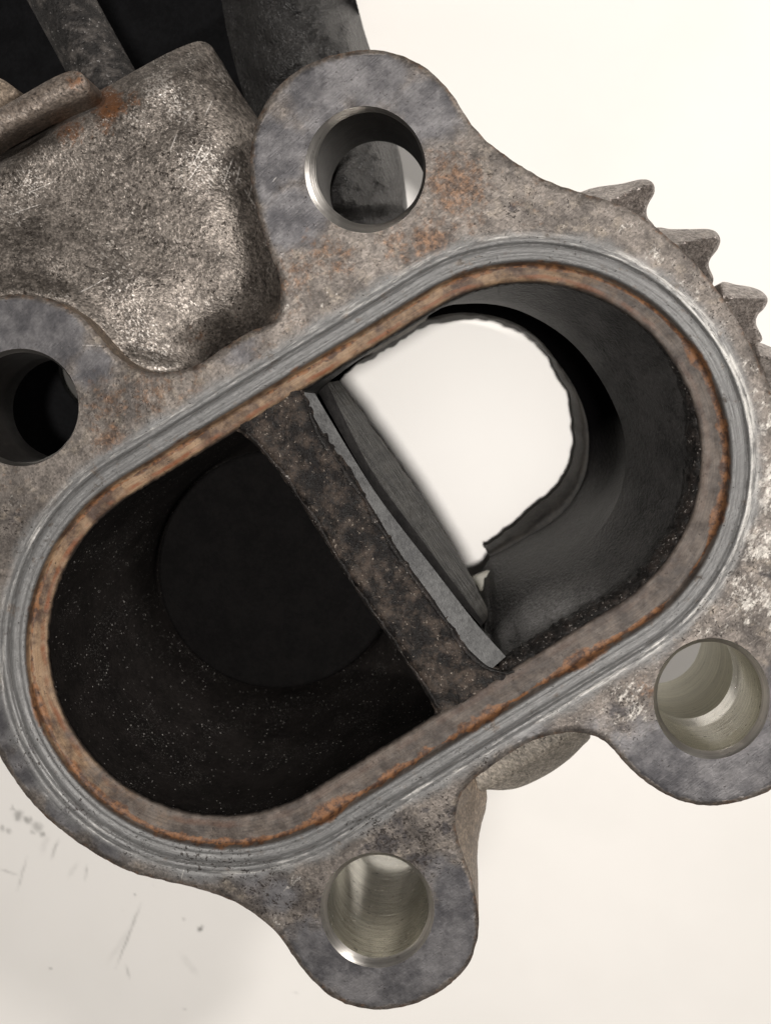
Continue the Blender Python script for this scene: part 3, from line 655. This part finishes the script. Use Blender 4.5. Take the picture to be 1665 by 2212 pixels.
f1 = e1 * 0.7 + e2 * 0.3; f1[:, 2] = -20.0; f2 = e1 * 0.4 + e2 * 0.6; f2[:, 2] = -26.0; f3 = e1 * 0.15 + e2 * 0.85; f3[:, 2] = -31.0
mixl = lambda a_, b_: a_ * up_ + b_ * (1 - up_)
g1 = mixl(u1, e1 * 0.9 + f1 * 0.1); g2 = mixl(u2, f1); g3 = mixl(u3, f2); g4 = mixl(e2 * 0.5 + u3 * 0.5, f3)
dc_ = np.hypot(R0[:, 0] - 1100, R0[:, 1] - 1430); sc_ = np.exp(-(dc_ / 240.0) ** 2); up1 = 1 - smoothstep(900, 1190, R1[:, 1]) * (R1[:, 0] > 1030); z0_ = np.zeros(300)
recess_shade_ = np.concatenate([z0_, z0_, z0_, 0.15 * up1, 0.9 * up1, up1, up1, up1, up1]); scrape_ = np.concatenate([sc_, sc_, sc_ * 0.75, sc_ * 0.4, sc_ * 0.3, sc_ * 0.15, z0_, z0_, z0_])  # painted shade per ring, full in the upper undercut
pr = loft('port_wall', [w, rough_(wa, 0.5, 1), rough_(wb, 0.5, 2), e1, g1, g2, g3, g4, e2], M_wall, root, attrs={'undercut_shade': recess_shade_, 'scrape': scrape_})
pr['label'] = 'smoked grey wall of the open port'
# lip of the lower opening
A = U(*r2.T, np.full(len(r2), lip_z + 0.2))
ts = np.linspace(0, 1, len(r2)); tr = np.linspace(0, 1, len(r3)); r3s = np.column_stack([np.interp(ts, tr, r3[:, 0]), np.interp(ts, tr, r3[:, 1])])
B = U(*r3s.T, np.full(len(r2), lip_z - 3.4)); B2 = U(*(r3s + (r3s - r3s.mean(0)) * 0.02).T, np.full(len(r2), lip_z - 6)); A0 = U(*r2.T, np.full(len(r2), lip_z - 1)); A0[:, 2] = lip_z - 0.6
out_ = A.mean(0) + (A - A.mean(0)) * 1.06; out_[:, 2] = lip_z - 6
mid_ = A * 0.5 + B * 0.5; mid_[:, 2] = lip_z - 1.2
loft('opening_lip', [out_, A, rough_(mid_, 0.6, 3), B, B2], M_lip, pr, closed=False)
# wall under the divider: scraped grey strip, dark facet, grained plate edge
def strip(name, a, za, b, zb, mat, n=90, jit=0.0, parent=None, extra=None):
    ta = np.linspace(0, 1, n); ia = np.linspace(0, 1, len(a)); ib = np.linspace(0, 1, len(b))
    a_ = np.column_stack([np.interp(ta, ia, a[:, 0]), np.interp(ta, ia, a[:, 1])]); b_ = np.column_stack([np.interp(ta, ib, b[:, 0]), np.interp(ta, ib, b[:, 1])])
    A = U(*a_.T, np.full(n, za)); B = U(*b_.T, np.full(n, zb)); M = (A + B) / 2 + nz(a_[:, 0], a_[:, 1], 0.08, 2.0)[:, None] * jit
    L = [A, M, B]
    if extra is not None: C = B.copy(); C[:, 2] = extra; L.append(C)
    return loft(name, L, mat, parent, closed=False)
l0 = catmull([(652, 846), (750, 1012), (880, 1215), (996, 1378), (1066, 1446)], 7, False)
l1 = catmull([(680, 850), (809, 1061), (938, 1231), (1030, 1349), (1092, 1418)], 7, False)
strip('scraped_strip', l0 - np.array([6, 0]), -1.55, l1, -2.3, M_grey, jit=0.03, parent=pr)
l1b = catmull([(688, 845), (811, 1060), (936, 1232), (1040, 1352)], 7, False)
l2 = catmull([(706, 826), (800, 1012), (905, 1158), (1045, 1346)], 7, False)
l3p = catmull([(731, 822), (866, 1008), (961, 1150), (1044, 1296), (1053, 1335)], 7, False)
strip('wall_drop', l1 - np.array([1, 0]), -2.35, l1 - np.array([3, -1]), -11.5, M_dark, parent=pr)
pj_ = lambda l_: l_ + np.column_stack([nz(l_[:, 0], l_[:, 1], 0.03, 4.0), 0 * l_[:, 0]]) * 4
l3p = pj_(l3p)
strip('plate_side', l1b - np.array([2, 0]), -10.5, l2, -12.4, M_soot2, jit=0.05, parent=pr)
strip('plate_edge', l2, -12.4, l3p, -13.6, M_plate, jit=0.08, parent=pr)
strip('plate_underside', l3p, -13.6, l3p - np.array([4, -2]), lip_z - 5, M_dark, parent=pr)
# small pale patch in the tone of shaded table, standing in for a gap
relief('gap_patch', [(1016, 1250), (1034, 1240), (1052, 1233), (1064, 1237), (1064, 1250), (1054, 1266), (1038, 1277), (1030, 1264)], lambda x, y: 0 * x - 30.5, M_pale, pr, spacing=5, skirt=-31.3, edge=0.15, step=4)
# burnt crust along the mouth
P0, _ = stadium(0.0)
idx = [i for i in range(N) if side(P0[i][None], DR)[0] > 600]
# order along the mouth: start on the upper side, run clockwise to the lower side
key = {i: ((np.degrees(np.arctan2(P0[i][1] - CR[1], P0[i][0] - CR[0])) + 165) % 360) for i in idx}; idx = sorted(idx, key=lambda i: key[i])
Pm = P0[idx]; kk = np.array([key[i] for i in idx])
wd = 4 + 26 * smoothstep(120, 165, kk) + 6 * smoothstep(215, 275, kk)
inw = (np.array(CR) - Pm); inw /= np.linalg.norm(inw, axis=1)[:, None]
rows = []
for t_, z in ((-0.12, -1.55), (0.15, -1.75), (0.45, -2.1), (0.75, -2.7), (1.0, -3.6), (1.05, -4.6)):
    Q = Pm + inw * (wd * t_)[:, None]; jq = nz(Q[:, 0], Q[:, 1], 0.09, t_ * 7)
    Q = Q + inw * (jq * wd * 0.22)[:, None]
    rows.append(U(*Q.T, z + nz(Q[:, 0], Q[:, 1], 0.12, t_ * 5) * 0.35))
loft('burnt_crust', rows, M_crust, pr, closed=False)

def edge_crust(line, away, wmax, zs, k):
    d_ = np.gradient(line, axis=0); nn = np.column_stack([d_[:, 1], -d_[:, 0]]); nn /= np.linalg.norm(nn, axis=1)[:, None]; nn *= away
    wv = wmax * (0.65 + 0.6 * nz(line[:, 0], line[:, 1], 0.02, k)); rows_ = []
    for t_, z in zip((-0.15, 0.1, 0.4, 0.75, 1.0), zs):
        Q = line + nn * (wv * t_ * (1 + 0.35 * nz(line[:, 0], line[:, 1], 0.09, k + 2)))[:, None]
        rows_.append(U(*Q.T, z + nz(Q[:, 0], Q[:, 1], 0.12, k + t_ * 5) * 0.22))
    loft('burnt_crust', rows_, M_crust, div, closed=False)
edge_crust(catmull([(672, 886), (706, 957), (748, 1012), (790, 1076), (832, 1144), (878, 1216), (926, 1281), (957, 1327), (992, 1378), (1026, 1416), (1056, 1440), (1090, 1448), (1130, 1436)], 6, False), -1, 20, (-1.9, -1.35, -1.05, -1.05, -1.5), 1.0)
edge_crust(catmull(DL[1:-1], 6, False), 1, 13, (-1.9, -1.4, -1.1, -1.1, -1.5), 9.0)

# ------------------------------------------------------------------ housing shell under the flange
S1, _ = stadium(70); sA = U(*S1.T, np.full(N, -8.0)); sB = sA.copy(); sB[:, 2] = -36.0
loft('housing_shell', [sA, sB], M_boss, root)
lb = scl(w0, cwl, 1.05, -29.0); lc = scl(w0, cwl, 0.9, TABLE_Z + 0.05)
loft('port_base', [lb, lc], M_boss, root, cap=True)

# lump of the casting showing in the notch
def zboss(x, y):
    P = np.column_stack([x, y]); d = (P - np.array([1140, 1600])) @ NV
    return -7.0 + 0.02 * np.minimum(d + 40, 0) * 3.2
relief('casting_boss', [(985, 1690), (1015, 1712), (1050, 1706), (1085, 1707), (1125, 1700), (1180, 1674), (1225, 1643), (1255, 1614), (1275, 1585), (1240, 1530), (1120, 1540), (1000, 1620)], zboss, M_boss, root, spacing=9, skirt=-30, edge=0.5)

# ------------------------------------------------------------------ cooling fins on the right rim
FINS = [[(1235, 428), (1262, 412), (1290, 404), (1340, 397), (1380, 388), (1400, 389), (1412, 400), (1412, 418), (1402, 436), (1396, 452), (1398, 470), (1412, 492), (1380, 520), (1300, 470)],
        [(1415, 496), (1450, 495), (1490, 495), (1530, 495), (1548, 503), (1555, 520), (1548, 540), (1534, 558), (1530, 575), (1540, 605), (1520, 625), (1450, 560)],
        [(1556, 612), (1590, 615), (1628, 622), (1650, 634), (1657, 650), (1648, 668), (1636, 680), (1632, 700), (1645, 735), (1610, 740), (1570, 665)],
        [(1632, 742), (1665, 750), (1700, 765), (1712, 785), (1702, 805), (1694, 830), (1700, 860), (1670, 860), (1640, 790)]]
TIPS = [(1396, 400), (1540, 512), (1645, 645), (1702, 780)]
for poly_, tip in zip(FINS, TIPS):
    c = np.array(poly_[-1], float) * 0.55 + np.array(poly_[0], float) * 0.45; tp = np.array(tip, float)
    ax = (tp - c) / np.linalg.norm(tp - c); Ln = np.linalg.norm(tp - c); nn = np.array([ax[1], -ax[0]])
    def zfin(x, y, c=c, ax=ax, Ln=Ln, nn=nn):
        P = np.column_stack([x, y]) - c; u = P @ ax / Ln; v = P @ nn
        return -3.0 - 1.3 * np.clip(u, 0, 1.1) - np.abs(v) * np.where(v > 0, 0.10, 0.05) + 0.05 * nz(x, y, 0.12, 1.0)
    relief('fin', poly_, zfin, M_fin, root, spacing=6, skirt=-12.0, edge=0.3, step=5, smooth=False)

# ------------------------------------------------------------------ cast neck at the upper left
NECK = [(-140, 380), (-60, 330), (40, 280), (120, 240), (190, 208), (240, 182), (300, 148), (360, 116), (405, 96), (434, 89), (456, 99), (470, 122), (500, 172), (553, 250), (600, 330), (640, 480), (650, 640), (620, 720), (520, 770), (440, 805), (370, 822), (300, 818), (235, 780), (170, 712), (120, 676), (60, 656), (-140, 656)]
def zneck(x, y):
    P = np.column_stack([x, y])
    e = np.array([(492, 122), (575, 250), (612, 420), (628, 560), (620, 660), (560, 745), (470, 790)], float)
    de = dist_poly(P, e, False)
    z = -4.6 - 7.0 * np.exp(-(de / 58.0) ** 1.2)
    d2 = dist_poly(P, np.array([(-60, 560), (120, 590), (260, 650), (330, 730), (400, 800)], float), False)
    z += 0.9 * np.exp(-(d2 / 85.0) ** 2)
    d3 = dist_poly(P, np.array([(120, 400), (260, 470), (380, 560), (470, 700)], float), False)
    z -= 0.45 * np.exp(-(d3 / 70.0) ** 2)
    d4 = dist_poly(P, np.array([(-60, 640), (60, 630), (140, 650), (200, 695), (262, 772), (312, 795), (370, 800), (430, 783)], float), False)
    z += 1.3 * np.exp(-(d4 / 28.0) ** 2)
    tl_ = dist_poly(P, np.array([(-140, 380), (40, 280), (190, 208), (300, 148), (434, 89)], float), False)
    z -= 2.2 * (1 - smoothstep(0, 70, tl_)) ** 2
    d5 = dist_poly(P, np.array([(-140, 408), (-60, 361), (0, 326), (60, 293), (120, 260), (180, 224)], float), False)
    z -= 7.5 * np.exp(-(d5 / (8 + 13 * smoothstep(200, 0, x))) ** 2)
    return z + nz(x, y, 0.012, 2.0) * 0.10 + nz(x, y, 0.05, 3.0) * 0.035
def neck_rust_glints(P):
    r = np.zeros(len(P))
    for x, y, rad, w_ in ((235, 225, 50, .95), (150, 280, 60, .7), (290, 215, 40, .6), (60, 330, 70, .4), (220, 270, 60, .6), (330, 700, 60, .1), (430, 730, 70, .5), (520, 690, 50, .45), (110, 640, 40, .4), (20, 560, 60, .35)):
        r = np.maximum(r, w_ * np.exp(-(((P[:, 0] - x) ** 2 + (P[:, 1] - y) ** 2) / rad ** 2)))
    sh = np.zeros(len(P))  # pale patches painted where highlights sit on the neck
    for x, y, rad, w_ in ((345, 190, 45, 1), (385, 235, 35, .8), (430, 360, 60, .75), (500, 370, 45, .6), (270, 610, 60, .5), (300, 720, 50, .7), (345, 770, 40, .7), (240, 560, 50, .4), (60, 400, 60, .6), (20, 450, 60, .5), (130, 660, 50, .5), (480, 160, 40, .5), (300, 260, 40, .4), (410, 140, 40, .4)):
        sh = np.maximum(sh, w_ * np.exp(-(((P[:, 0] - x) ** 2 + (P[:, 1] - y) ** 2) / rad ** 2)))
    return {'rust': r, 'painted_glint': sh}
nk = relief('cast_neck', NECK, zneck, M_body, root, spacing=8, skirt=-14.0, edge=0.5, attrs=neck_rust_glints)
nk['label'] = 'brushed brown-grey cast neck beside the flange'
# folded bracket lug
LUG = [(-130, 290), (-60, 262), (0, 233), (50, 205), (100, 176), (140, 157), (165, 153), (182, 163), (192, 183), (190, 203), (150, 222), (100, 243), (50, 268), (0, 297), (-60, 335), (-130, 380)]
def zlug(x, y):
    P = np.column_stack([x, y]); d = dist_poly(P, np.array([(-130, 290), (0, 233), (100, 176), (165, 153)], float), False)
    return -0.6 - 0.5 * (1 - smoothstep(0, 16, d)) - smoothstep(30, 62, d) * 0.6 + nz(x, y, 0.06, 1.0) * 0.1
relief('bracket_lug', LUG, zlug, cast_mat('lug_metal', (0.085, 0.066, 0.053), (0.20, 0.165, 0.138), 0.8, 0.35, 0.42, 0.5, True), root, spacing=8, skirt=-4.2, edge=0.3,
       attrs=lambda P: {'rust': 0.6 * np.exp(-(((P[:, 0] - 165) ** 2 + (P[:, 1] - 175) ** 2) / 55 ** 2))})
relief('rusty_stub', [(-60, 150), (-10, 165), (20, 180), (40, 205), (10, 235), (-60, 260)], lambda x, y: -6.0 - 0.02 * np.abs(y - 200), M_edge, root, spacing=9, skirt=-14, edge=0.6)

# ------------------------------------------------------------------ rod, actuator cover and motor cap behind
pa, pb = U([85, 290], [-90, 285], [-14.0, -11.0]); ax = Vector(pb - pa); Lr = ax.length; qz = Vector((0, 0, 1)).rotation_difference(ax)
rings = []
for i in range(30):
    t_ = i / 29; a = np.linspace(0, 2 * math.pi, 40, endpoint=False); r_ = 3.1
    rings.append(np.array([tuple(Vector(pa) + qz @ Vector((r_ * math.cos(x), r_ * math.sin(x), Lr * t_))) for x in a]))
loft('rod', rings, M_rod, root)
ACT = [(470, -120), (600, -140), (700, -130), (748, -70), (768, 0), (783, 55), (802, 115), (826, 190), (846, 262), (858, 330), (866, 400), (874, 480), (880, 560), (780, 600), (640, 560), (560, 400), (540, 260), (505, 130), (482, 20)]
def zact(x, y):
    P = np.column_stack([x, y])
    r = dist_poly(P, np.array([(768, 0), (802, 115), (846, 262), (866, 400), (874, 480)], float), False)
    l = dist_poly(P, np.array([(470, -120), (482, 20), (505, 130), (540, 260), (560, 400)], float), False)
    m = (r - l) / (r + l + 1e-6)
    z = -12.0 - 11.0 * np.abs(m - 0.1) ** 2.0 - 2.5 * (1 - smoothstep(0, 40, r)) + 0.9 * np.sin((x * 0.8 - y * 0.45) * 0.045 + 2.5 * nz(x, y, 0.01, 9.0)) * (1 - smoothstep(-0.3, 0.1, -m))
    z -= 5.0 * smoothstep(440, 470, y) * (x > 0) - 0.0
    return z + nz(x, y, 0.018, 1.0) * 1.3 + nz(x, y, 0.05, 2.0) * 0.6 + nz(x, y, 0.11, 6.0) * 0.4
ac = relief('actuator_cover', ACT, zact, M_plas, root, spacing=8, skirt=TABLE_Z + 0.05, edge=0.4)
ac['label'] = 'wrinkled black plastic actuator cover behind the upper ear'
relief('actuator_base', [(-220, -200), (560, -200), (600, 0), (640, 200), (640, 420), (-220, 420)], lambda x, y: -33.0 + 0 * x, M_void, root, spacing=40, skirt=TABLE_Z + 0.05, edge=0.5, step=30)
CAP = [(-260, 880), (-120, 842), (-40, 818), (30, 782), (82, 757), (128, 762), (126, 785), (128, 806), (137, 832), (152, 854), (172, 874), (196, 892), (215, 960), (200, 1060), (60, 1110), (-260, 1110)]
relief('motor_cap', CAP, lambda x, y: -24.0 + 0 * x, M_void, root, spacing=14, skirt=-25.5, edge=0.2, step=5)
